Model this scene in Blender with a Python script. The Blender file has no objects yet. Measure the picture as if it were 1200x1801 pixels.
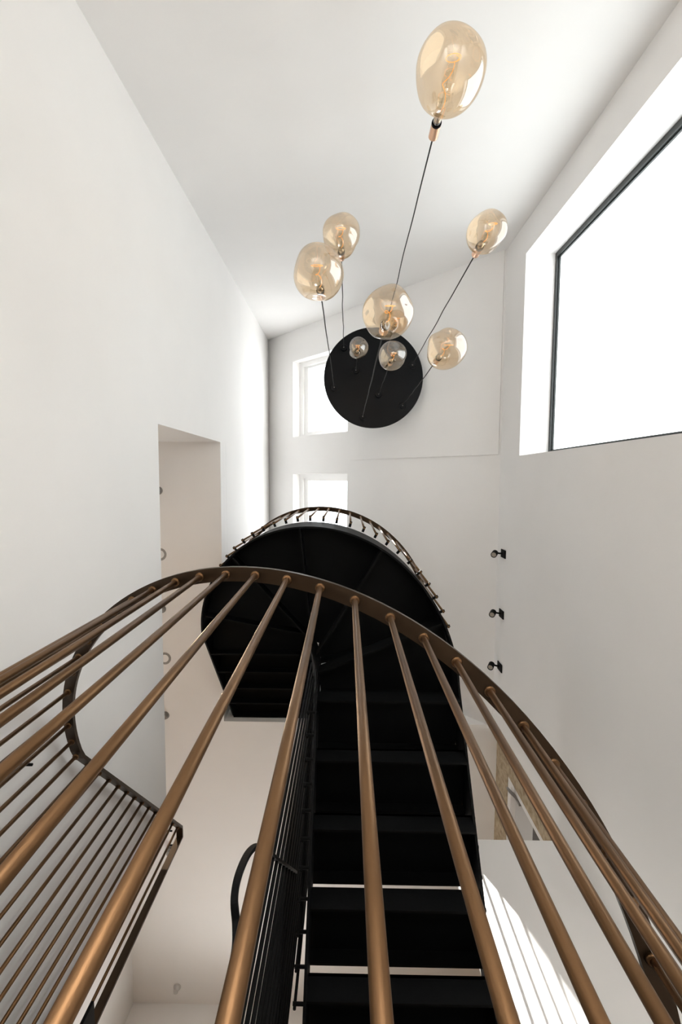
import bpy, bmesh, math, random
from mathutils import Vector, Matrix, noise

random.seed(4)
S = bpy.context.scene
COL = S.collection
PI = math.pi
ZC = 1.535            # lens height above the ground floor; all builder heights below are measured from the lens

# ------------------------------------------------------------------ camera
zen = Vector((11.0, -57.5, 800.0)).normalized()      # straight up, as seen in the camera frame
cx_ = Vector((1.0, 0.006, 0.0)); cx_ = (cx_ - zen * cx_.dot(zen)).normalized()
cy_ = zen.cross(cx_)
Mw = Matrix((cx_, cy_, zen))                          # rows: world axes in the camera frame
right = Vector((Mw[0][0], Mw[1][0], Mw[2][0]))
down = Vector((Mw[0][1], Mw[1][1], Mw[2][1]))
fwd = Vector((Mw[0][2], Mw[1][2], Mw[2][2]))
cam = bpy.data.cameras.new('camera'); cam.sensor_fit = 'HORIZONTAL'; cam.sensor_width = 24.0; cam.lens = 16.0
cam.clip_start = 0.02
co = bpy.data.objects.new('camera', cam); COL.objects.link(co)
R3 = Matrix((right, -down, -fwd)).transposed()
co.matrix_world = Matrix.Translation((0, 0, ZC)) @ R3.to_4x4()
S.camera = co

# ------------------------------------------------------------------ light and exposure
S.view_settings.view_transform = 'Standard'; S.view_settings.look = 'None'
S.view_settings.gamma = 1.0; S.view_settings.use_curve_mapping = False
S.view_settings.exposure = 0.78
SKY = 3.2            # overcast-bright sky seen through the roof windows
PANE = 1.75            # daylight glowing through the frosted pane
SUN = 20.0
GROUND_FILL = 66.0         # added fill lamp low behind the lens, at an invented window frame
BEAM = 28.0           # warm recessed downlights of the corridor
LOWER = 19.0          # daylight from the first-floor window
w = bpy.data.worlds.new('sky'); S.world = w; w.use_nodes = True
bg = w.node_tree.nodes['Background']; bg.inputs[0].default_value = (0.95, 0.975, 1.0, 1); bg.inputs[1].default_value = SKY
sl = bpy.data.lights.new('sun', 'SUN'); sl.energy = SUN; sl.angle = math.radians(0.75); sl.color = (1, 0.96, 0.9)
so = bpy.data.objects.new('sun', sl); COL.objects.link(so)
sd = Vector((0.28, 0.45, -1.0)).normalized()
so.rotation_euler = sd.to_track_quat('-Z', 'Y').to_euler(); so.location = (-3, -6, 12)

def area(name, loc, direction, sx, sy, power, color=(1, 1, 1)):
    l = bpy.data.lights.new(name, 'AREA'); l.shape = 'RECTANGLE'; l.size = sx; l.size_y = sy
    l.energy = power; l.color = color
    o = bpy.data.objects.new(name, l); COL.objects.link(o)
    o.location = (loc[0], loc[1], loc[2] + ZC)
    o.rotation_euler = Vector(direction).to_track_quat('-Z', 'Y').to_euler()
    return o

# ------------------------------------------------------------------ materials
def nodes(name):
    m = bpy.data.materials.new(name); m.use_nodes = True
    nt = m.node_tree; b = nt.nodes['Principled BSDF']
    return m, nt, b
def mat(name, col, rough=0.5, metal=0.0, var=0.0, scale=8.0, bump=0.0, bscale=60.0, stretch=None):
    m, nt, b = nodes(name)
    b.inputs['Base Color'].default_value = (*col, 1); b.inputs['Roughness'].default_value = rough
    b.inputs['Metallic'].default_value = metal
    tc = nt.nodes.new('ShaderNodeTexCoord'); src = tc.outputs['Object']
    if stretch:
        mp = nt.nodes.new('ShaderNodeMapping'); mp.inputs['Scale'].default_value = stretch
        nt.links.new(src, mp.inputs['Vector']); src = mp.outputs['Vector']
    if var:
        n = nt.nodes.new('ShaderNodeTexNoise'); n.inputs['Scale'].default_value = scale; n.inputs['Detail'].default_value = 5
        nt.links.new(src, n.inputs['Vector'])
        r = nt.nodes.new('ShaderNodeValToRGB')
        r.color_ramp.elements[0].position = 0.3; r.color_ramp.elements[1].position = 0.7
        r.color_ramp.elements[0].color = (*[c * (1 - var) for c in col], 1)
        r.color_ramp.elements[1].color = (*[min(1, c * (1 + var)) for c in col], 1)
        nt.links.new(n.outputs['Fac'], r.inputs['Fac']); nt.links.new(r.outputs['Color'], b.inputs['Base Color'])
    if bump:
        n2 = nt.nodes.new('ShaderNodeTexNoise'); n2.inputs['Scale'].default_value = bscale; n2.inputs['Detail'].default_value = 4
        nt.links.new(src, n2.inputs['Vector'])
        bp = nt.nodes.new('ShaderNodeBump'); bp.inputs['Strength'].default_value = bump; bp.inputs['Distance'].default_value = 0.01
        nt.links.new(n2.outputs['Fac'], bp.inputs['Height']); nt.links.new(bp.outputs['Normal'], b.inputs['Normal'])
    return m
WHITE = mat('white_plaster', (0.91, 0.897, 0.883), 0.75, var=0.015, scale=2.0, bump=0.04, bscale=35)
TRIMW = mat('white_lacquer', (0.88, 0.87, 0.86), 0.4)
BRONZE = mat('brushed_bronze', (0.155, 0.086, 0.041), 0.42, 0.9, var=0.3, scale=14, bump=0.05, bscale=220, stretch=(1, 1, 0.25))
RAIL = mat('dark_bronze', (0.045, 0.027, 0.014), 0.42, 0.7, var=0.2, scale=10)
def dull(m, k):
    m.node_tree.nodes['Principled BSDF'].inputs['Specular IOR Level'].default_value = k
    return m
BLACK = mat('black_steel', (0.003, 0.0032, 0.0034), 0.55, 0.0, var=0.2, scale=5)
SATIN = mat('black_canopy_enamel', (0.004, 0.0045, 0.0055), 0.3)
dull(BLACK, 0.12); dull(SATIN, 0.12)
FABRIC = mat('black_cable_fabric', (0.015, 0.015, 0.013), 0.8)
FRAMEB = mat('black_frame', (0.02, 0.024, 0.024), 0.4)
COPPER = mat('brushed_copper', (0.74, 0.47, 0.32), 0.28, 1.0)
CHROME = mat('polished_nickel', (0.6, 0.58, 0.55), 0.15, 1.0)
GREY = mat('grey_fitting', (0.32, 0.31, 0.3), 0.4, 0.5)
DARKG = mat('dark_grey_glass', (0.07, 0.068, 0.065), 0.2)
PANEL = mat('light_grey_panel', (0.62, 0.61, 0.6), 0.5)
LENS = mat('spot_lens', (0.38, 0.34, 0.29), 0.2)
PALE = mat('pale_stone_floor', (0.60, 0.56, 0.52), 0.6, var=0.08, scale=2.5)
OAK = mat('oak_boards', (0.52, 0.33, 0.19), 0.5, var=0.25, scale=3, stretch=(1, 12, 1))
FIL = None
def emis(name, col, st):
    m, nt, b = nodes(name)
    b.inputs['Base Color'].default_value = (*col, 1); b.inputs['Emission Color'].default_value = (*col, 1)
    b.inputs['Emission Strength'].default_value = st
    return m
FIL = emis('golden_filament', (0.9, 0.40, 0.08), 0.8)
FROST = emis('frosted_pane', (0.93, 0.985, 1.0), PANE)

def thin_glass(name, col, rough=0.02, base=0.05, edge=0.45):
    """thin-walled glass: tinted straight-through light plus a surface reflection that grows towards the rim"""
    m = bpy.data.materials.new(name); m.use_nodes = True; nt = m.node_tree; nt.nodes.clear()
    out = nt.nodes.new('ShaderNodeOutputMaterial'); mix = nt.nodes.new('ShaderNodeMixShader')
    t = nt.nodes.new('ShaderNodeBsdfTransparent'); t.inputs[0].default_value = (*col, 1)
    g = nt.nodes.new('ShaderNodeBsdfGlossy'); g.inputs['Roughness'].default_value = rough
    lw = nt.nodes.new('ShaderNodeLayerWeight'); lw.inputs['Blend'].default_value = 0.5
    pw = nt.nodes.new('ShaderNodeMath'); pw.operation = 'POWER'; pw.inputs[1].default_value = 4.0
    mr = nt.nodes.new('ShaderNodeMapRange'); mr.inputs['To Min'].default_value = base; mr.inputs['To Max'].default_value = edge
    nt.links.new(lw.outputs['Facing'], pw.inputs[0]); nt.links.new(pw.outputs[0], mr.inputs['Value'])
    nt.links.new(mr.outputs['Result'], mix.inputs[0]); nt.links.new(t.outputs[0], mix.inputs[1]); nt.links.new(g.outputs[0], mix.inputs[2])
    nt.links.new(mix.outputs[0], out.inputs[0])
    return m
AMBER = thin_glass('amber_glass', (0.975, 0.85, 0.685), 0.03, 0.23, 0.6)
CLEAR = thin_glass('clear_glass', (0.97, 0.98, 0.98))

def stone():
    m, nt, b = nodes('rough_stone'); b.inputs['Roughness'].default_value = 0.9
    tc = nt.nodes.new('ShaderNodeTexCoord')
    v = nt.nodes.new('ShaderNodeTexVoronoi'); v.inputs['Scale'].default_value = 9
    n = nt.nodes.new('ShaderNodeTexNoise'); n.inputs['Scale'].default_value = 22; n.inputs['Detail'].default_value = 8
    nt.links.new(tc.outputs['Object'], v.inputs['Vector']); nt.links.new(tc.outputs['Object'], n.inputs['Vector'])
    r = nt.nodes.new('ShaderNodeValToRGB')
    r.color_ramp.elements[0].position = 0.3; r.color_ramp.elements[1].position = 0.75
    r.color_ramp.elements[0].color = (0.36, 0.27, 0.17, 1); r.color_ramp.elements[1].color = (0.62, 0.52, 0.37, 1)
    nt.links.new(n.outputs['Fac'], r.inputs['Fac']); nt.links.new(r.outputs['Color'], b.inputs['Base Color'])
    ad = nt.nodes.new('ShaderNodeMath'); ad.operation = 'ADD'
    nt.links.new(v.outputs['Distance'], ad.inputs[0]); nt.links.new(n.outputs['Fac'], ad.inputs[1])
    bp = nt.nodes.new('ShaderNodeBump'); bp.inputs['Strength'].default_value = 0.7; bp.inputs['Distance'].default_value = 0.03
    nt.links.new(ad.outputs[0], bp.inputs['Height']); nt.links.new(bp.outputs['Normal'], b.inputs['Normal'])
    return m
STONE = stone()

# ------------------------------------------------------------------ mesh helpers (all coordinates measured from the lens)
def root(name, loc, label, cat, group=None):
    o = bpy.data.objects.new(name, None); COL.objects.link(o)
    o.empty_display_size = 0.1
    o.location = (loc[0], loc[1], loc[2] + ZC)
    tag(o, label, cat, group); o['lens_z'] = loc[2]
    return o
def tag(o, label, cat, group=None):
    o['label'] = label; o['category'] = cat
    if group: o['group'] = group
def origin_of(parent):
    t = parent
    v = Vector((0, 0, 0))
    while t is not None:
        v += t.location; t = t.parent
    return v
def link(name, bm, m, parent=None, smooth=False, loc=None):
    me = bpy.data.meshes.new(name)
    bmesh.ops.recalc_face_normals(bm, faces=bm.faces[:])
    bm.to_mesh(me); bm.free(); me.materials.append(m)
    o = bpy.data.objects.new(name, me); COL.objects.link(o)
    base = Vector((0, 0, 0))
    if parent is not None:
        base = origin_of(parent); o.parent = parent
    elif loc is not None:
        base = Vector((loc[0], loc[1], loc[2] + ZC)); o.location = base
    for v in me.vertices:
        v.co = Vector((v.co.x, v.co.y, v.co.z + ZC)) - base
    if smooth:
        for p in me.polygons: p.use_smooth = True
    return o
def struct(name, bm, m, parent=None):
    o = link(name, bm, m, parent)
    if parent is None: o['kind'] = 'structure'
    return o
def B():
    return bmesh.new()
def box(bm, a, b):
    x0, y0, z0 = a; x1, y1, z1 = b
    v = [bm.verts.new(p) for p in ((x0,y0,z0),(x1,y0,z0),(x1,y1,z0),(x0,y1,z0),(x0,y0,z1),(x1,y0,z1),(x1,y1,z1),(x0,y1,z1))]
    for f in ((0,3,2,1),(4,5,6,7),(0,1,5,4),(1,2,6,5),(2,3,7,6),(3,0,4,7)): bm.faces.new([v[i] for i in f])
    return bm
def obox(bm, c, ax, ay, az, hx, hy, hz):
    c = Vector(c); ax, ay, az = [Vector(t).normalized() for t in (ax, ay, az)]
    v = []
    for sz in (-1, 1):
        for sx, sy in ((-1,-1),(1,-1),(1,1),(-1,1)):
            v.append(bm.verts.new(c + ax*hx*sx + ay*hy*sy + az*hz*sz))
    for f in ((0,3,2,1),(4,5,6,7),(0,1,5,4),(1,2,6,5),(2,3,7,6),(3,0,4,7)): bm.faces.new([v[i] for i in f])
    return bm
def tube(bm, pts, r, n=14, caps=True):
    pts = [Vector(p) for p in pts]; rs = r if isinstance(r, (list, tuple)) else [r]*len(pts)
    rings = []; up = None
    for i, p in enumerate(pts):
        t = (pts[min(i+1, len(pts)-1)] - pts[max(i-1, 0)]).normalized()
        if up is None:
            up = Vector((0,0,1)) if abs(t.z) < 0.9 else Vector((1,0,0))
        a = t.cross(up).normalized(); b = a.cross(t).normalized(); up = b
        rings.append([bm.verts.new(p + a*math.cos(2*PI*k/n)*rs[i] + b*math.sin(2*PI*k/n)*rs[i]) for k in range(n)])
    for q0, q1 in zip(rings, rings[1:]):
        for k in range(n): bm.faces.new((q0[k], q0[(k+1)%n], q1[(k+1)%n], q1[k]))
    if caps: bm.faces.new(rings[0][::-1]); bm.faces.new(rings[-1])
    return bm
def turned(bm, c, axis, prof, n=28):
    """closed turned body: prof = (distance along axis, radius)"""
    c = Vector(c); axis = Vector(axis).normalized()
    a = axis.cross(Vector((0, 0, 1)) if abs(axis.z) < 0.9 else Vector((1, 0, 0))).normalized(); b = axis.cross(a)
    rings = [[bm.verts.new(c + axis*d + a*math.cos(2*PI*k/n)*r + b*math.sin(2*PI*k/n)*r) for k in range(n)] for d, r in prof]
    for q0, q1 in zip(rings, rings[1:]):
        for k in range(n): bm.faces.new((q0[k], q0[(k+1)%n], q1[(k+1)%n], q1[k]))
    bm.faces.new(rings[0][::-1]); bm.faces.new(rings[-1])
    return bm
def prism(bm, poly, z0, z1):
    lo = [bm.verts.new((x, y, z0)) for x, y in poly]; hi = [bm.verts.new((x, y, z1)) for x, y in poly]
    bm.faces.new(lo[::-1]); bm.faces.new(hi); n = len(poly)
    for i in range(n): bm.faces.new((lo[i], lo[(i+1)%n], hi[(i+1)%n], hi[i]))
    return bm
def sweep(bm, sects):
    """sects: list of 4-point cross sections"""
    rings = [[bm.verts.new(p) for p in s] for s in sects]; n = len(sects[0])
    for a, b in zip(rings, rings[1:]):
        for k in range(n): bm.faces.new((a[k], a[(k+1)%n], b[(k+1)%n], b[k]))
    bm.faces.new(rings[0][::-1]); bm.faces.new(rings[-1])
    return bm
def grid_slab(bm, us, vs, holes, f, d0, d1):
    """slab of cells us x vs between depths d0,d1 with holes (i,j); f(u,v,d)->point; one closed mesh with its reveals"""
    nu, nv = len(us)-1, len(vs)-1
    V = {}
    def vert(i, j, k):
        if (i,j,k) not in V: V[(i,j,k)] = bm.verts.new(f(us[i], vs[j], (d0, d1)[k]))
        return V[(i,j,k)]
    solid = lambda i, j: 0 <= i < nu and 0 <= j < nv and (i,j) not in holes
    for i in range(nu):
        for j in range(nv):
            if not solid(i,j): continue
            for k in (0,1): bm.faces.new([vert(i,j,k), vert(i+1,j,k), vert(i+1,j+1,k), vert(i,j+1,k)])
            for (di,dj,a,b) in ((-1,0,(i,j),(i,j+1)),(1,0,(i+1,j),(i+1,j+1)),(0,-1,(i,j),(i+1,j)),(0,1,(i,j+1),(i+1,j+1))):
                if not solid(i+di, j+dj): bm.faces.new([vert(*a,0), vert(*b,0), vert(*b,1), vert(*a,1)])
    return bm
def bevel(bm, w, seg=2):
    bmesh.ops.bevel(bm, geom=bm.edges[:], offset=w, segments=seg, affect='EDGES', profile=0.5)
    return bm

# ------------------------------------------------------------------ the setting
XL, XR, YB, YS = -1.145, 1.36, -1.98, 2.28
ZCEIL, ZUP, ZLAND, ZG, ZPAR = 4.115, 4.40, 1.465, -1.535, 2.76
XC, YE = -2.08, 5.18                                   # corridor side wall and end wall of the hall
roofz = lambda x: 6.66 - 1.03*(x - XL)
struct('floor', box(B(), (-3.2, -3.0, ZG-0.2), (3.0, 7.5, ZG)), PALE)
# left wall of the stairwell: full height, with the corridor opening above its guard wall
bm = B()
us = [YB, -0.327, YS, YE]; vs = [ZG, ZPAR, ZUP-0.1, 6.9]
grid_slab(bm, us, vs, {(1,1), (2,1), (2,0)}, lambda u, v, d: (d, u, v), XL-0.12, XL)
struct('wall_left', bm, WHITE)
def gable(x0, x1, y0, y1, z0, d=0.05):
    bm = B(); sec = [[Vector((x0, y, z0)), Vector((x1, y, z0)), Vector((x1, y, roofz(x1)+d)), Vector((x0, y, roofz(x0)+d))] for y in (y0, y1)]
    return sweep(bm, sec)
struct('wall_rear', gable(XL-0.3, XR+0.33, YB-0.2, YB, ZG), WHITE)
# right wall with the frosted-window opening
WY0, WY1, WZ0, WZ1 = -1.735, -0.195, 1.55, 3.64
bm = B(); grid_slab(bm, [YB, WY0, WY1, 2.30], [ZG, WZ0, WZ1, 4.3], {(1,1)}, lambda u, v, d: (d, u, v), XR, XR+0.33)
struct('wall_right', bm, WHITE)
# ceiling slab over hall and corridor, L-shaped around the stairwell
bm = B()
prism(bm, [(XC-0.15, -0.33), (XL-0.001, -0.33), (XL-0.001, YS), (1.75, YS), (1.75, YE+0.1), (XC-0.15, YE+0.1)], ZCEIL, ZUP)
struct('ceiling', bm, WHITE)
struct('wall_corridor', box(B(), (XC-0.12, -0.447, ZG), (XL-0.12, -0.327, ZUP)), WHITE)
struct('wall_hall', box(B(), (XC-0.12, -0.33, ZG), (XC, YE, ZUP)), WHITE)
# end wall of the hall, with its window (below the frame)
bm = B(); grid_slab(bm, [XC-0.12, -1.3, -0.1, 1.75], [ZG, 2.2, 3.2, 6.9], {(1,1)}, lambda u, v, d: (u, d, v), YE, YE+0.25)
struct('wall_end', bm, WHITE)
# landing slab of the first floor
bm = B(); prism(bm, [(XC, -0.33), (XL-0.12, -0.33), (XL-0.12, YS+0.02), (-0.2, YS+0.02), (-0.2, 2.62), (0.66, 2.62), (0.66, 2.42), (1.75, 2.42), (1.75, YE), (XC, YE)], ZLAND-0.3, ZLAND)
struct('floor_landing', bm, OAK)
# guard wall at the right of the landing
struct('wall_guard', box(B(), (0.67, 2.29, ZLAND-0.3), (1.42, 2.41, ZPAR)), WHITE)
# wall above the slab edge, up to the roof
struct('wall_gable', gable(-0.12, 1.04, YS+0.004, YS+0.124, ZUP-0.01), WHITE)
# unplastered stone wall beyond the guard wall
bm = B(); grid_slab(bm, [2.301, 2.57, 4.2, YE], [ZG, 2.3, 3.83, ZCEIL], {(1,1)}, lambda u, v, d: (d, u, v), 1.42, 1.75)
struct('wall_stone', bm, STONE)
# sloped roof with two roof-window openings
n_roof = Vector((1.03, 0, 1)).normalized()
X0, X1 = -0.744, 0.0
bm = B()
grid_slab(bm, [XL-0.35, X0, X1, 1.0, 1.72], [YB-0.2, -1.575, -0.57, -0.068, 0.93, YS+0.03, YE+0.2], {(1,1), (1,3), (3,5)},
          lambda u, v, d: Vector((u, v, roofz(u))) + n_roof*d, 0.0, 0.22)
struct('ceiling_sloped', bm, WHITE)
# raised boarded panel of the slope, whose edges show as fine lines
def slope_pt(x, y, d): return Vector((x, y, roofz(x))) + n_roof*d
bm = B(); grid_slab(bm, [0.045, XR-0.012], [YB, -0.228], set(), slope_pt, -0.012, 0.01)
struct('trim_1', bm, WHITE)
# roof windows: white frame and clear pane
for k, (y0, y1) in enumerate(((-1.575, -0.57), (-0.068, 0.93))):
    bm = B()
    ts = Vector((1, 0, -1.03)).normalized()
    def rp(x, y, d): return slope_pt(x, y, d)
    grid_slab(bm, [X0, X0+0.045, X1-0.035, X1], [y0, y0+0.06, y1-0.035, y1], {(1,1)}, rp, 0.12, 0.215)
    grid_slab(bm, [X0+0.04, X0+0.1, X1-0.06, X1-0.03], [y0+0.05, y0+0.09, y1-0.07, y1-0.03], {(1,1)}, rp, 0.15, 0.21)
    fr = struct('window_%d' % (k+2), bm, TRIMW)
    bm = B(); grid_slab(bm, [X0+0.08, X1-0.08], [y0+0.09, y1-0.09], set(), rp, 0.178, 0.182)
    link('pane', bm, CLEAR, fr)
# frosted window in the right wall
bm = B(); grid_slab(bm, [WY0+0.0, WY0+0.035, WY1-0.035, WY1], [WZ0, WZ0+0.035, WZ1-0.03, WZ1], {(1,1)}, lambda u, v, d: (d, u, v), XR+0.225, XR+0.275)
grid_slab(bm, [WY0+0.03, WY0+0.045, WY1-0.045, WY1-0.03], [WZ0+0.03, WZ0+0.045, WZ1-0.04, WZ1-0.025], {(1,1)}, lambda u, v, d: (d, u, v), XR+0.238, XR+0.27)
fr = struct('window_1', bm, FRAMEB)
link('pane', box(B(), (XR+0.25, WY0+0.04, WZ0+0.04), (XR+0.256, WY1-0.04, WZ1-0.035)), FROST, fr)
# window in the stone wall: white frame, grey panel, dark pane, handle
bm = B(); grid_slab(bm, [2.58, 2.63, 4.15, 4.2], [2.3, 2.35, 3.76, 3.83], {(1,1)}, lambda u, v, d: (d, u, v), 1.43, 1.50)
fr = struct('window_4', bm, TRIMW)
link('panel', box(B(), (1.475, 2.625, 3.40), (1.485, 4.16, 3.77)), PANEL, fr)
link('pane', box(B(), (1.475, 2.625, 2.34), (1.485, 4.16, 3.40)), DARKG, fr)
bm = B(); box(bm, (1.44, 2.665, 3.60), (1.476, 2.69, 3.70)); obox(bm, (1.41, 2.63, 3.66), (-0.5, -0.5, 0), (0, 0, 1), (1, -1, 0), 0.06, 0.03, 0.007)
link('window_handle', bm, GREY, fr)
# end window of the hall
bm = B(); grid_slab(bm, [-1.3, -1.25, -0.725, -0.675, -0.15, -0.1], [2.2, 2.25, 3.15, 3.2], {(1,1), (3,1)}, lambda u, v, d: (u, d, v), YE+0.12, YE+0.18)
fr = struct('window_5', bm, TRIMW)
link('pane', box(B(), (-1.26, YE+0.148, 2.24), (-0.14, YE+0.152, 3.16)), CLEAR, fr)
area('hall_daylight', (-0.7, YE+0.32, 2.7), (0, -1, 0.0), 1.2, 1.0, LOWER, (1, 0.93, 0.84))
# invented, unseen window frame behind and below the lens, added with its fill lamp
bm = B(); grid_slab(bm, [-0.75, -0.70, 0.75, 0.80], [-1.25, -1.2, -0.25, -0.2], {(1,1)}, lambda u, v, d: (u, d, v), YB+0.0, YB+0.05)
fr = struct('window_6', bm, TRIMW)
area('ground_floor_fill', (0.025, YB+0.03, -0.72), (0, 1, -0.6), 1.4, 0.92, GROUND_FILL, (1, 0.96, 0.9))  # added area lamp that lifts the lower walls and slope
# ground floor enclosure
struct('wall_ground', box(B(), (XR+0.0, 2.301, ZG), (XR+0.059, YE, ZLAND-0.3)), WHITE)

# ------------------------------------------------------------------ staircases
def stair(label, cxy, R, r_in, xo, xi, xl, xli, z0, rise, yk0, going, nlow, yl_end, zb, zt, lift, plate=False):
    cx, cy = cxy
    rt = root('staircase', (cx, cy, lift + 1.2), label, 'staircase')
    def lip(bm, p, q, zt_, h, t=0.006):
        p = Vector((*p, 0)); q = Vector((*q, 0)); a = (q-p); L = a.length; a.normalize()
        obox(bm, ((p.x+q.x)/2, (p.y+q.y)/2, zt_-h/2), a, (-a.y, a.x, 0), (0,0,1), L/2, t, h/2)
    e = 0.006
    for k in range(nlow-1, -1, -1):                       # straight lower run
        yb = yk0 + going*k; z = z0 - rise*k + lift; yf = yb + going + 0.075
        bm = B(); prism(bm, [(xi+0.001, yb), (xo-e, yb), (xo-e, yf), (xi+0.001, yf)], z-0.014, z)
        lip(bm, (xi+0.001, yb+0.006), (xo-e, yb+0.006), z, 0.11); lip(bm, (xi+0.001, yf-0.006), (xo-e, yf-0.006), z, 0.08)
        link('tread', bm, BLACK, rt)
    ang = [-4, 23, 59, 96, 133, 170]
    def P(r, a): a = math.radians(a); return (cx + r*math.cos(a), cy - r*math.sin(a))
    for i in range(5):                                    # winders round the turn
        a0, a1 = ang[i]-9, ang[i+1]; z = z0 + rise*(i+1) + lift
        n = 10
        poly = [P(r_in, a0), P(r_in, a1)] + [P(R-e, a1 + (a0-a1)*j/n) for j in range(n+1)]
        if i == 0: poly = [(xi+e, yk0+0.075), P(r_in, a1)] + [P(R-e, a1 + (20-a1)*j/3) for j in range(4)] + [P(R-e, 10), P(R-e, 0), (xo-e, yk0+0.075)]
        bm = B(); prism(bm, poly, z-0.014, z)
        lip(bm, P(r_in, a1), P(R-e*2, a1), z, 0.11); 
        if i: lip(bm, P(r_in, a0), P(R-e*2, a0), z, 0.10)
        else: lip(bm, (xi+e, yk0+0.069), (xo-e, yk0+0.069), z, 0.08)
        link('tread', bm, BLACK, rt)
    nl = 5; gl = (yl_end - cy)/nl
    for j in range(nl):                                   # straight upper run
        z = z0 + rise*(6+j) + lift; ya = cy + gl*j - 0.06; yb = cy + gl*(j+1)
        if j == 0: ya = cy - 0.12
        bm = B(); prism(bm, [(xl+e, ya), (xli-e, ya), (xli-e, yb), (xl+e, yb)], z-0.014, z)
        lip(bm, (xl+e, ya+0.006), (xli-e, ya+0.006), z, 0.06); lip(bm, (xl+e, yb-0.006), (xli-e, yb-0.006), z, 0.10)
        link('tread', bm, BLACK, rt)
    # outer stringer
    path = []
    y_low = yk0 + going*nlow + 0.06
    N = 8
    for j in range(N): 
        y = y_low + (cy - y_low)*j/N; path.append(((xo, y), (1, 0), zb(0) - 0.70*(y-cy), zt(0) - 0.75*(y-cy)))
    for j in range(61):
        a = 180*j/60; ra = math.radians(a)
        rr = R; path.append((P(rr, a), (math.cos(ra), -math.sin(ra)), zb(a), zt(a)))
    for j in range(1, N+1):
        y = cy + (yl_end - 0.004 - cy)*j/N; path.append(((xl, y), (-1, 0), zb(180) + 0.80*(y-cy), min(zt(180) + 0.86*(y-cy), z0 + rise*11 + lift)))
    t = 0.012
    sec = []
    for (x, y), (nx, ny), b, tp in path:
        b += lift if False else 0
        sec.append([(x-nx*t/2, y-ny*t/2, b), (x+nx*t/2, y+ny*t/2, b), (x+nx*t/2, y+ny*t/2, tp), (x-nx*t/2, y-ny*t/2, tp)])
    link('outer_stringer', sweep(B(), sec), BLACK, rt)
    # inner stringer, round the newel
    path = []
    for j in range(N):
        y = y_low + (cy - y_low)*j/N; path.append(((xi, y), (-1, 0), zb(0) - 0.72*(y-cy) - 0.09, zb(0) - 0.72*(y-cy) + 0.17))
    for j in range(13):
        a = 180*j/12; ra = math.radians(a)
        path.append((P(r_in, a), (math.cos(ra), -math.sin(ra)), zb(a)-0.07, zb(a)+0.2))
    for j in range(1, N+1):
        y = cy + (yl_end - 0.004 - cy)*j/N; path.append(((xli, y), (1, 0), zb(180) + 0.80*(y-cy), min(zb(180) + 0.80*(y-cy) + 0.2, z0 + rise*11 + lift)))
    sec = []
    for (x, y), (nx, ny), b, tp in path:
        sec.append([(x-nx*t/2, y-ny*t/2, b), (x+nx*t/2, y+ny*t/2, b), (x+nx*t/2, y+ny*t/2, tp), (x-nx*t/2, y-ny*t/2, tp)])
    link('inner_stringer', sweep(B(), sec), BLACK, rt)
    if plate: link('newel_plate', box(B(), (xl-0.012, yl_end-0.2, 1.2), (xl, yl_end-0.004, 1.655)), BLACK, rt)
    return rt
# flight from the first floor to the floor above (seen from below)
stair('upper black steel winder staircase, its dark underside overhead between the white walls', (-0.22, 1.17), 0.86, 0.06, 0.64, -0.16, -1.08, -0.28,
      2.54, 0.175, 1.22, 0.234, 6, YS,
      lambda a: 2.5 + 0.825*a/180, lambda a: 2.78 + 0.9*a/180, 0.0)
# flight from the ground floor to the first floor (below the frame, under the bronze railing)
stair('lower black steel winder staircase carrying the large bronze railing nearest the lens', (-0.208, 1.106), 0.785, 0.055, 0.575, -0.16, -0.995, -0.27,
      2.54, 0.175, 1.156, 0.225, 6, YS,
      lambda a: -0.60 + 0.83*a/180, lambda a: -0.46 + 0.83*a/180, -3.0, True)

# ------------------------------------------------------------------ railings
C1 = (-0.208, 1.106)
C2 = (-0.22, 1.17)
UPPER = False
def arc_pt(a):                                             # outer railing: angle round the turn -> point on the handrail
    t = (a-90)/90; k = 0.945
    R = (0.8951 + 0.0406*t)*k; z = (1.2669 + 0.5423*t + 0.0433*t*t)*k
    ra = math.radians(a); c = C1
    if UPPER: R = 0.903; c = C2; z = 1.30 + 0.41*t
    return Vector((c[0] + R*math.cos(ra), c[1] - R*math.sin(ra), z))
p0 = arc_pt(0)
def left_pt(y):
    if UPPER: return Vector((-1.123, y, 1.71 + (y-1.17)*0.85))
    return Vector((-1.0925, y, 1.735 + (y-1.106)*0.914))
def right_pt(y): return Vector((p0.x, y, p0.z - (y-p0.y)*0.75))
def rail_path(y_low):
    L = [right_pt(y_low + (p0.y-y_low)*i/10) for i in range(10)]
    L += [arc_pt(180*i/72) for i in range(73)]
    L += [left_pt(1.15 + (2.30-1.15)*i/12) for i in range(13)]
    return L
def bar_mesh(path, wid, thk, dz=0.0):
    sec = []
    n = len(path)
    for i, p in enumerate(path):
        t = path[min(i+1, n-1)] - path[max(i-1, 0)]; t.normalize()
        s = Vector((t.y, -t.x, 0)).normalized(); u = s.cross(t).normalized()
        if u.z < 0: u = -u
        q = p + Vector((0, 0, dz))
        sec.append([q - s*wid/2, q + s*wid/2, q + s*wid/2 + u*thk, q - s*wid/2 + u*thk])
    return sweep(B(), sec)
ANG = [15.2, 21.2, 27.2, 33.0, 38.7, 44.5, 50.6, 56.5, 62.2, 68.0, 74.2, 80.4, 86.5, 92.6, 98.6, 104.4, 110.2, 116.3, 122.3, 128.3, 134.3, 140.2, 146.2, 151.9, 158.7, 164.8, 170.4, 176.2]
YLEFT = [1.128, 1.216, 1.306, 1.392, 1.48, 1.567, 1.654, 1.742, 1.832, 1.922, 2.012, 2.098, 2.182, 2.272]
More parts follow.
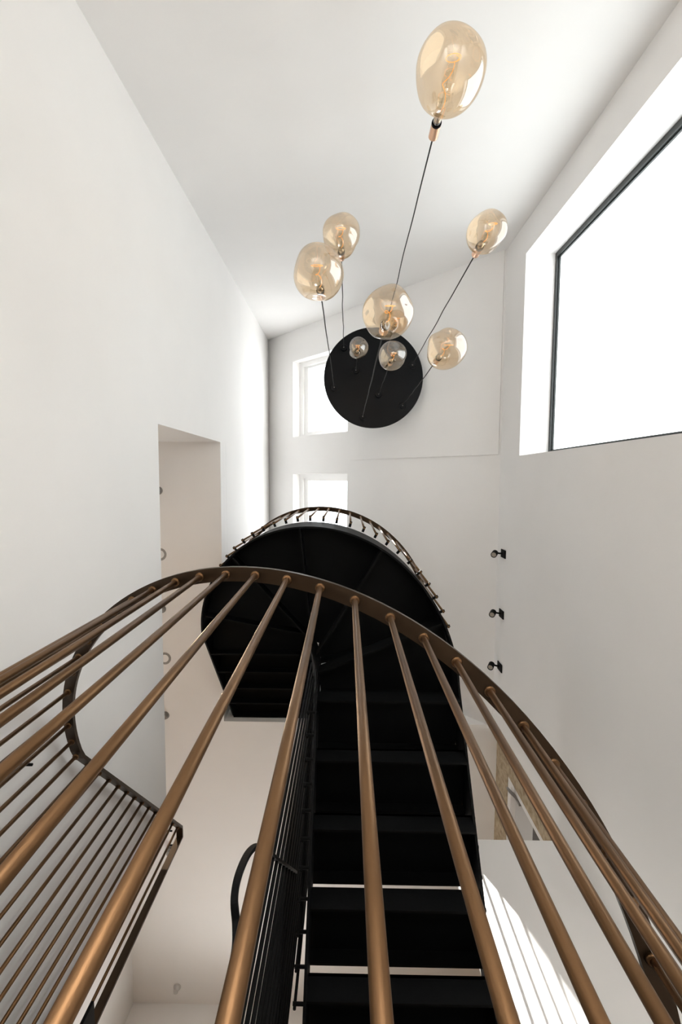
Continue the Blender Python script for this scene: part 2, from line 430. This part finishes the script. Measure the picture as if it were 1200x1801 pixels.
YRIGHT = [1.20, 1.30, 1.40, 1.50, 1.60, 1.70, 1.80, 1.90, 2.0, 2.1, 2.2]
BR = 0.0072
def baluster(parent, top, length, sides=18, collar=True, lean=0.0):
    z = top.z; l = length*lean
    bl = link('baluster', tube(B(), [(top.x+l*0.1, top.y+l, z-length), (top.x+l*0.05, top.y+l*0.5, z-length*0.5), (top.x, top.y, z)], BR, sides), BRONZE, parent, True)
    if collar:
        link('collar', tube(B(), [(top.x, top.y, z-0.007), (top.x, top.y, z-0.0055), (top.x, top.y, z)], [0.0105, 0.0125, 0.0125], sides), BRONZE, bl, True)
    return bl
def outer_railing(label, lift, length, end_len, y_low, yright, pins, brackets):
    global UPPER, p0
    UPPER = pins; p0 = arc_pt(0)
    rt = root('stair_railing', (C1[0], C1[1], lift), label, 'railing')
    up = Vector((0, 0, lift))
    path = [p + up for p in rail_path(y_low)]
    end = path[-1]
    path += [end + Vector((0, 0.03, 0.002)), end + Vector((0, 0.075, 0.002))]
    link('handrail', bar_mesh(path, 0.040, 0.014), RAIL, rt)
    tops = [right_pt(y) for y in yright] + [arc_pt(a) for a in ANG] + [left_pt(y) for y in YLEFT]
    norms = [(1, 0)]*len(yright) + [(math.cos(math.radians(a)), -math.sin(math.radians(a))) for a in ANG] + [(-1, 0)]*len(YLEFT)
    for p, (nx, ny) in zip(tops, norms):
        q = p + up
        th = math.degrees(math.atan2(ny*-1, nx)) if (p.y < C1[1]) else -1
        lean = 0.0 if (pins or th < 0) else 0.031*min(1, max(0, (th-25)/50))*min(1, max(0, (130-th)/43))
        bl = baluster(rt, q, length, lean=lean)
        if pins:
            zb = q.z - length + 0.02
            a = Vector((q.x + nx*0.012, q.y + ny*0.012, zb)); b = Vector((q.x - nx*0.028, q.y - ny*0.028, zb))
            link('bracket_pin', tube(B(), [a, b], 0.009, 10), BLACK, bl)
    # flat end post
    e = path[-1]
    link('end_post', box(B(), (e.x-0.020, e.y-0.012, e.z-end_len), (e.x+0.020, e.y, e.z+0.010)), RAIL, rt)
    if brackets:
        for (y, z) in brackets:
            bb = tube(B(), [(-1.0925, y, z), (-1.144, y, z)], 0.005, 10)
            link('wall_bracket', bb, BLACK, rt)
    return rt
outer_railing('large bronze stair railing in the foreground, round bars under a curved flat handrail', 0.0, 1.16, 1.25, 2.55, YRIGHT, False,
              [(2.225, 2.71), (2.372, 2.77), (1.0, 1.505)])
outer_railing('small bronze railing along the outer edge of the upper staircase, before the roof windows', 2.8, 0.92, 0.98, 2.30, YRIGHT, True, [])

# inner railing of the lower flight: a screen of thin rods running up to the flight above
rt = root('rod_screen', (-0.28, 1.7, 1.2), 'black screen of closely set vertical rods in the slot between the stair flights', 'railing')
for k in range(13):
    y = 1.475 + 0.1*k
    z_lo = 0.35 + 0.8*(y-1.17); z_hi = min(3.325 + 0.80*(y-1.17), ZCEIL)
    z_lo = min(z_lo, ZLAND)
    link('rod', tube(B(), [(-0.28, y, z_lo), (-0.28, y, z_hi)], 0.0078, 12), BLACK, rt, True)
def catmull(P, n=8):
    P = [Vector(p) for p in P]; out = []
    for i in range(len(P)-1):
        a, b, c, d = P[max(i-1, 0)], P[i], P[i+1], P[min(i+2, len(P)-1)]
        for j in range(n):
            t = j/n
            out.append(0.5*((2*b) + (c-a)*t + (2*a-5*b+4*c-d)*t*t + (3*b-a-3*c+d)*t**3))
    out.append(P[-1]); return out
loop = catmull([(-0.28, 2.25, 2.45), (-0.28, 1.78, 1.98), (-0.28, 1.54, 1.74), (-0.28, 1.336, 1.547), (-0.28, 1.19, 1.395), (-0.282, 1.095, 1.255), (-0.284, 1.06, 1.145),
                (-0.281, 1.068, 1.085), (-0.270, 1.105, 1.055), (-0.262, 1.13, 1.02), (-0.26, 1.14, 0.97)], 8)
bm = B(); sec = []
for i, p in enumerate(loop):
    t = (loop[min(i+1, len(loop)-1)] - loop[max(i-1, 0)]).normalized()
    s = Vector((1, 0, 0)) - t*t.x
    if s.length < 0.3: s = Vector((0, -1, 0)) - t*(-t.y)
    s.normalize(); u = t.cross(s).normalized()
    sec.append([p - s*0.009 - u*0.006, p + s*0.009 - u*0.006, p + s*0.009 + u*0.006, p - s*0.009 + u*0.006])
link('handrail', sweep(bm, sec), BLACK, rt)

# inner railing of the upper flight, held off the stringer on pins
rt = root('inner_railing', (-0.205, 1.7, 2.2), 'black inner railing pinned beside the straight run of the upper staircase', 'railing')
for k in range(11):
    y = 1.272 + 0.0908*k; z = 2.40 - 0.727*(y-1.272)
    r_ = link('rod', tube(B(), [(-0.203, y, z-0.02), (-0.203, y, z+0.9)], 0.0065, 12), BLACK, rt, True)
    link('bracket_pin', tube(B(), [(-0.212, y, z), (-0.155, y, z)], 0.0075, 10), BLACK, r_)
bm = bar_mesh([Vector((-0.203, 2.25, 2.40-0.727*0.978+0.9)), Vector((-0.203, 1.8, 2.40-0.727*0.528+0.9)), Vector((-0.203, 1.25, 3.316))], 0.03, 0.008)
link('handrail', bm, BLACK, rt)

# ------------------------------------------------------------------ ceiling canopy and nine pendants
ZD = 4.6
can = root('light_canopy', (0.252, -1.005, ZD), 'large round black canopy plate under the sloped white ceiling', 'light canopy')
bm = B()
tube(bm, [(0.252, -1.005, ZD), (0.252, -1.005, ZD+0.006), (0.252, -1.005, ZD+0.03), (0.252, -1.005, ZD+0.036)], [0.486, 0.492, 0.492, 0.486], 96)
link('plate', bm, SATIN, can)
bm = B()
for dx, dy in ((-0.15, -0.2), (-0.15, 0.2), (0.3, -0.2), (0.3, 0.2)):
    x = 0.252+dx; tube(bm, [(x, -1.005+dy, ZD+0.036), (x, -1.005+dy, roofz(x)+0.02)], 0.008, 10)
link('suspension_rods', bm, BLACK, can)

def bulb_bm(x, y, ztop, h, wd, seed, neck):
    """mouth-blown lumpy bulb: neck at the top, rounded below; real thickness is left to the thin glass"""
    rnd = random.Random(seed)
    dents = []
    for i in range(9):
        a = rnd.uniform(0, 2*PI); zz = rnd.uniform(-0.7, 0.55)
        dents.append((Vector((math.cos(a)*math.sqrt(1-zz*zz), math.sin(a)*math.sqrt(1-zz*zz), zz)), rnd.uniform(0.09, 0.2)*rnd.choice((1, 1, -0.5)), rnd.uniform(3.5, 8)))
    bm = B(); n, m = 64, 48
    zc = ztop - h - neck*0.5
    hh = h - neck*0.5
    rings = []
    for i in range(m+1):
        ph = PI*i/m                                       # 0 = top (neck)
        ring = []
        for k in range(n):
            th = 2*PI*k/n
            dvec = Vector((math.sin(ph)*math.cos(th), math.sin(ph)*math.sin(th), math.cos(ph)))
            s = 1.0
            for dv, amp, sharp in dents:
                s -= amp*math.exp(sharp*2*(dvec.dot(dv)-1))
            rr = wd*math.sin(ph)*s; zz = math.cos(ph)*hh*(1 - 0.35*(1-s))
            if i == 0: ring.append(None); continue
            nk = 0.017
            if math.cos(ph) > 0.5:                        # draw the shoulder into a short neck
                f = (math.cos(ph)-0.5)/0.5; f = f*f*(3-2*f)
                rr = max(rr*(1-(0.5 if h > 0.175 else 0.25)*f), nk)
            ring.append(Vector((x + rr*math.cos(th), y + rr*math.sin(th), zc + zz)))
        rings.append(ring)
    top = [Vector((x + 0.016*math.cos(2*PI*k/n), y + 0.016*math.sin(2*PI*k/n), ztop)) for k in range(n)]
    mid = [Vector((x + 0.0165*math.cos(2*PI*k/n), y + 0.0165*math.sin(2*PI*k/n), ztop - neck*0.7)) for k in range(n)]
    allr = [top, mid] + rings[2:m]
    vr = [[bm.verts.new(p) for p in r] for r in allr]
    for a, b in zip(vr, vr[1:]):
        for k in range(n): bm.faces.new((a[k], a[(k+1)%n], b[(k+1)%n], b[k]))
    bot = bm.verts.new(Vector((x, y, zc - hh)) if True else None)
    l = vr[-1]
    zavg = sum(v.co.z for v in l)/n; bot.co = Vector((x, y, zavg - 0.0008))
    for k in range(n): bm.faces.new((l[k], l[(k+1)%n], bot))
    return bm
def pendant(x, y, ztop, h, wd, seed, label):
    """ztop: where the glass meets its holder"""
    rnd = random.Random(seed*7+1)
    rt = root('pendant_lamp', (x, y, ztop), label, 'pendant lamp', 'amber glass pendants of the canopy')
    g = link('cord_grip', tube(B(), [(x, y, ZD), (x, y, ZD-0.018), (x, y, ZD-0.022)], [0.034, 0.034, 0.031], 36), SATIN, rt, False)
    link('grip_screw', tube(B(), [(x, y, ZD-0.02), (x, y, ZD-0.032)], [0.007, 0.005], 14), CHROME, g, True)
    ch = 0.088
    n = 26; pts = []
    for i in range(n+1):
        f = i/n; wob = 0.006*math.sin(PI*f)
        pts.append((x + wob*noise.noise((f*7+seed*3.1, 0.3, 1)), y + wob*noise.noise((f*7, seed*2.7, 5)), ZD-0.022 + (ztop+ch-(ZD-0.022))*f))
    link('cord', tube(B(), pts, 0.0032, 10), FABRIC, rt, True)
    c = link('lamp_holder', tube(B(), [(x, y, ztop+ch), (x, y, ztop+ch-0.004), (x, y, ztop+0.02), (x, y, ztop+0.016)], [0.016, 0.0195, 0.0195, 0.0185], 32), COPPER, rt, False)
    link('holder_ring', tube(B(), [(x, y, ztop+0.018), (x, y, ztop+0.010)], [0.0196, 0.0196], 32), BLACK, c)
    link('screw_cap', tube(B(), [(x, y, ztop+0.012), (x, y, ztop-0.022)], [0.0145, 0.0135], 24), CHROME, c, True)
    gl = link('glass_bulb', bulb_bm(x, y, ztop+0.012, h, wd, seed, 0.085 if h > 0.175 else (0.04 if h > 0.13 else 0.025)), AMBER, rt, True)
    # glass stem and curled filament
    zs = ztop - 0.02
    L = h*1.5
    link('stem', tube(B(), [(x, y, zs), (x, y, zs-0.03), (x+0.001, y, zs-0.06), (x, y, zs-L*0.55)], [0.010, 0.006, 0.0028, 0.002], 14), CLEAR, gl, True)
    pts = []
    N = 70
    for i in range(N+1):
        f = i/N
        if f < 0.55:
            q = f/0.55; a = q*2*PI*1.3
            pts.append(Vector((x + 0.012*math.sin(a), y + 0.012*math.cos(a)-0.004, zs - 0.03 - q*L*0.72)))
        else:
            q = (f-0.55)/0.45; a = q*2*PI*1.45
            r = (0.027 if h > 0.13 else 0.02)*(1-0.25*q)
            base = Vector((x, y-0.004, zs - 0.03 - L*0.72))
            pts.append(base + Vector((r*math.sin(a), 0.3*r*(1-math.cos(a)), -r*(1-math.cos(a)))))
    # blend the joint
    link('filament', tube(B(), pts, 0.0011, 8), FIL, gl, True)
    return rt
PEND = [
 (0.343, -1.405, 1.893, 0.180, 0.118, 11, 'lowest amber glass pendant, biggest and near the top of the picture'),
 (-0.043, -1.294, 2.683, 0.150, 0.106, 12, 'amber glass pendant upper of the two hanging at the left of the cluster'),
 (-0.136, -0.907, 2.255, 0.168, 0.113, 13, 'round amber glass pendant lower of the two at the left of the cluster'),
 (0.633, -1.126, 2.285, 0.112, 0.094, 14, 'amber glass pendant hanging nearest the frosted window, right of the cluster'),
 (0.149, -0.624, 1.886, 0.122, 0.092, 15, 'amber glass pendant in the middle overlapping the top rim of the black canopy'),
 (0.346, -1.141, 3.487, 0.096, 0.080, 16, 'small amber glass pendant mostly hidden behind the middle one'),
 (0.544, -0.732, 2.788, 0.170, 0.112, 17, 'amber glass pendant just right of the black canopy, low of the right pair'),
 (0.077, -1.074, 3.919, 0.105, 0.088, 18, 'smallest glass pendant seen against the upper left of the black canopy'),
 (0.305, -0.842, 3.299, 0.120, 0.097, 19, 'pale glass pendant seen against the upper right of the black canopy'),
]
for a in PEND: pendant(*a)

# ------------------------------------------------------------------ wall spotlights
for (y, lab) in ((0.635, 'black wall spotlight highest in the row on the right wall'),
                 (1.165, 'black wall spotlight in the middle of the row on the right wall'),
                 (1.640, 'black wall spotlight closest to the bronze handrail on the right wall')):
    rt = root('wall_spotlight', (XR, y, 3.945), lab, 'spotlight', 'black spotlights on the right wall')
    link('wall_plate', bevel(box(B(), (XR-0.009, y-0.036, 3.865), (XR, y+0.036, 3.975)), 0.003), BLACK, rt)
    link('arm', tube(B(), [(XR-0.007, y, 3.93), (XR-0.03, y, 3.945), (XR-0.05, y, 3.965)], 0.008, 12), BLACK, rt, True)
    ax = Vector((-0.74, 0.17, -1.0)).normalized()
    c0 = Vector((XR-0.052, y+0.0, 3.985)); c1 = Vector((XR-0.086, y+0.012, 3.925)); ax = (c1-c0).normalized()
    L = (c1-c0).length
    h = link('lamp_head', turned(B(), c0, ax, [(0, 0.022), (0.006, 0.026), (L-0.002, 0.026), (L, 0.0245), (L-0.008, 0.0205)]), BLACK, rt)
    link('lens', turned(B(), c0, ax, [(L-0.0079, 0.0203), (L-0.005, 0.0195)]), LENS, h)

# ------------------------------------------------------------------ ceiling downlights
def spot_dot(x, y, lab, m=GREY):
    rt = root('ceiling_spot', (x, y, ZCEIL), lab, 'ceiling light', 'small ceiling spots')
    link('base', tube(B(), [(x, y, ZCEIL), (x, y, ZCEIL-0.008)], [0.038, 0.036], 24), TRIMW if m is TRIMW else m, rt)
    link('lamp_head', turned(B(), (x, y, ZCEIL-0.006), (0.05, -0.08, -1), [(0, 0.026), (0.044, 0.024), (0.039, 0.018)], 24), m, rt)
def ring_light(x, y, lab):
    rt = root('recessed_downlight', (x, y, ZCEIL), lab, 'ceiling light', 'recessed corridor downlights')
    bm = B()
    n = 32; prof = [(0.036, 0.0), (0.046, -0.004), (0.056, -0.003), (0.058, 0.0)]
    rings = [[bm.verts.new((x + r*math.cos(2*PI*k/n), y + r*math.sin(2*PI*k/n), ZCEIL + z)) for k in range(n)] for r, z in prof]
    for a, b in zip(rings, rings[1:]):
        for k in range(n): bm.faces.new((a[k], a[(k+1)%n], b[(k+1)%n], b[k]))
    link('rim', bm, GREY, rt, True)
    sp = bpy.data.lights.new('downlight_beam', 'SPOT'); sp.energy = BEAM; sp.color = (1.0, 0.78, 0.55); sp.spot_size = math.radians(95); sp.spot_blend = 0.6; sp.shadow_soft_size = 0.035
    so_ = bpy.data.objects.new('downlight_beam', sp); COL.objects.link(so_); so_.parent = rt; so_.location = (0, 0, -0.01)
    link('lens', tube(B(), [(x, y, ZCEIL), (x, y, ZCEIL-0.002)], [0.036, 0.036], 28), TRIMW, rt)
spot_dot(-1.715, 0.113, 'small grey ceiling spot half hidden at the top of the corridor opening')
ring_light(-1.713, 0.698, 'recessed ring downlight at the middle of the corridor opening, above the bronze handrail')
spot_dot(-1.708, 1.208, 'small grey ceiling spot just below the bronze handrail crossing the corridor opening')
ring_light(-1.692, 1.678, 'recessed ring downlight seen between foreground bars at the corridor edge')
spot_dot(-1.699, 2.228, 'dark ceiling spot by the lower end of the corridor edge, left of the slab corner')
spot_dot(-1.679, 3.573, 'ceiling spot seen through the last bars beside the railing end post')
spot_dot(-1.642, 5.00, 'lone pale ceiling spot near the bottom edge of the picture', PANEL)
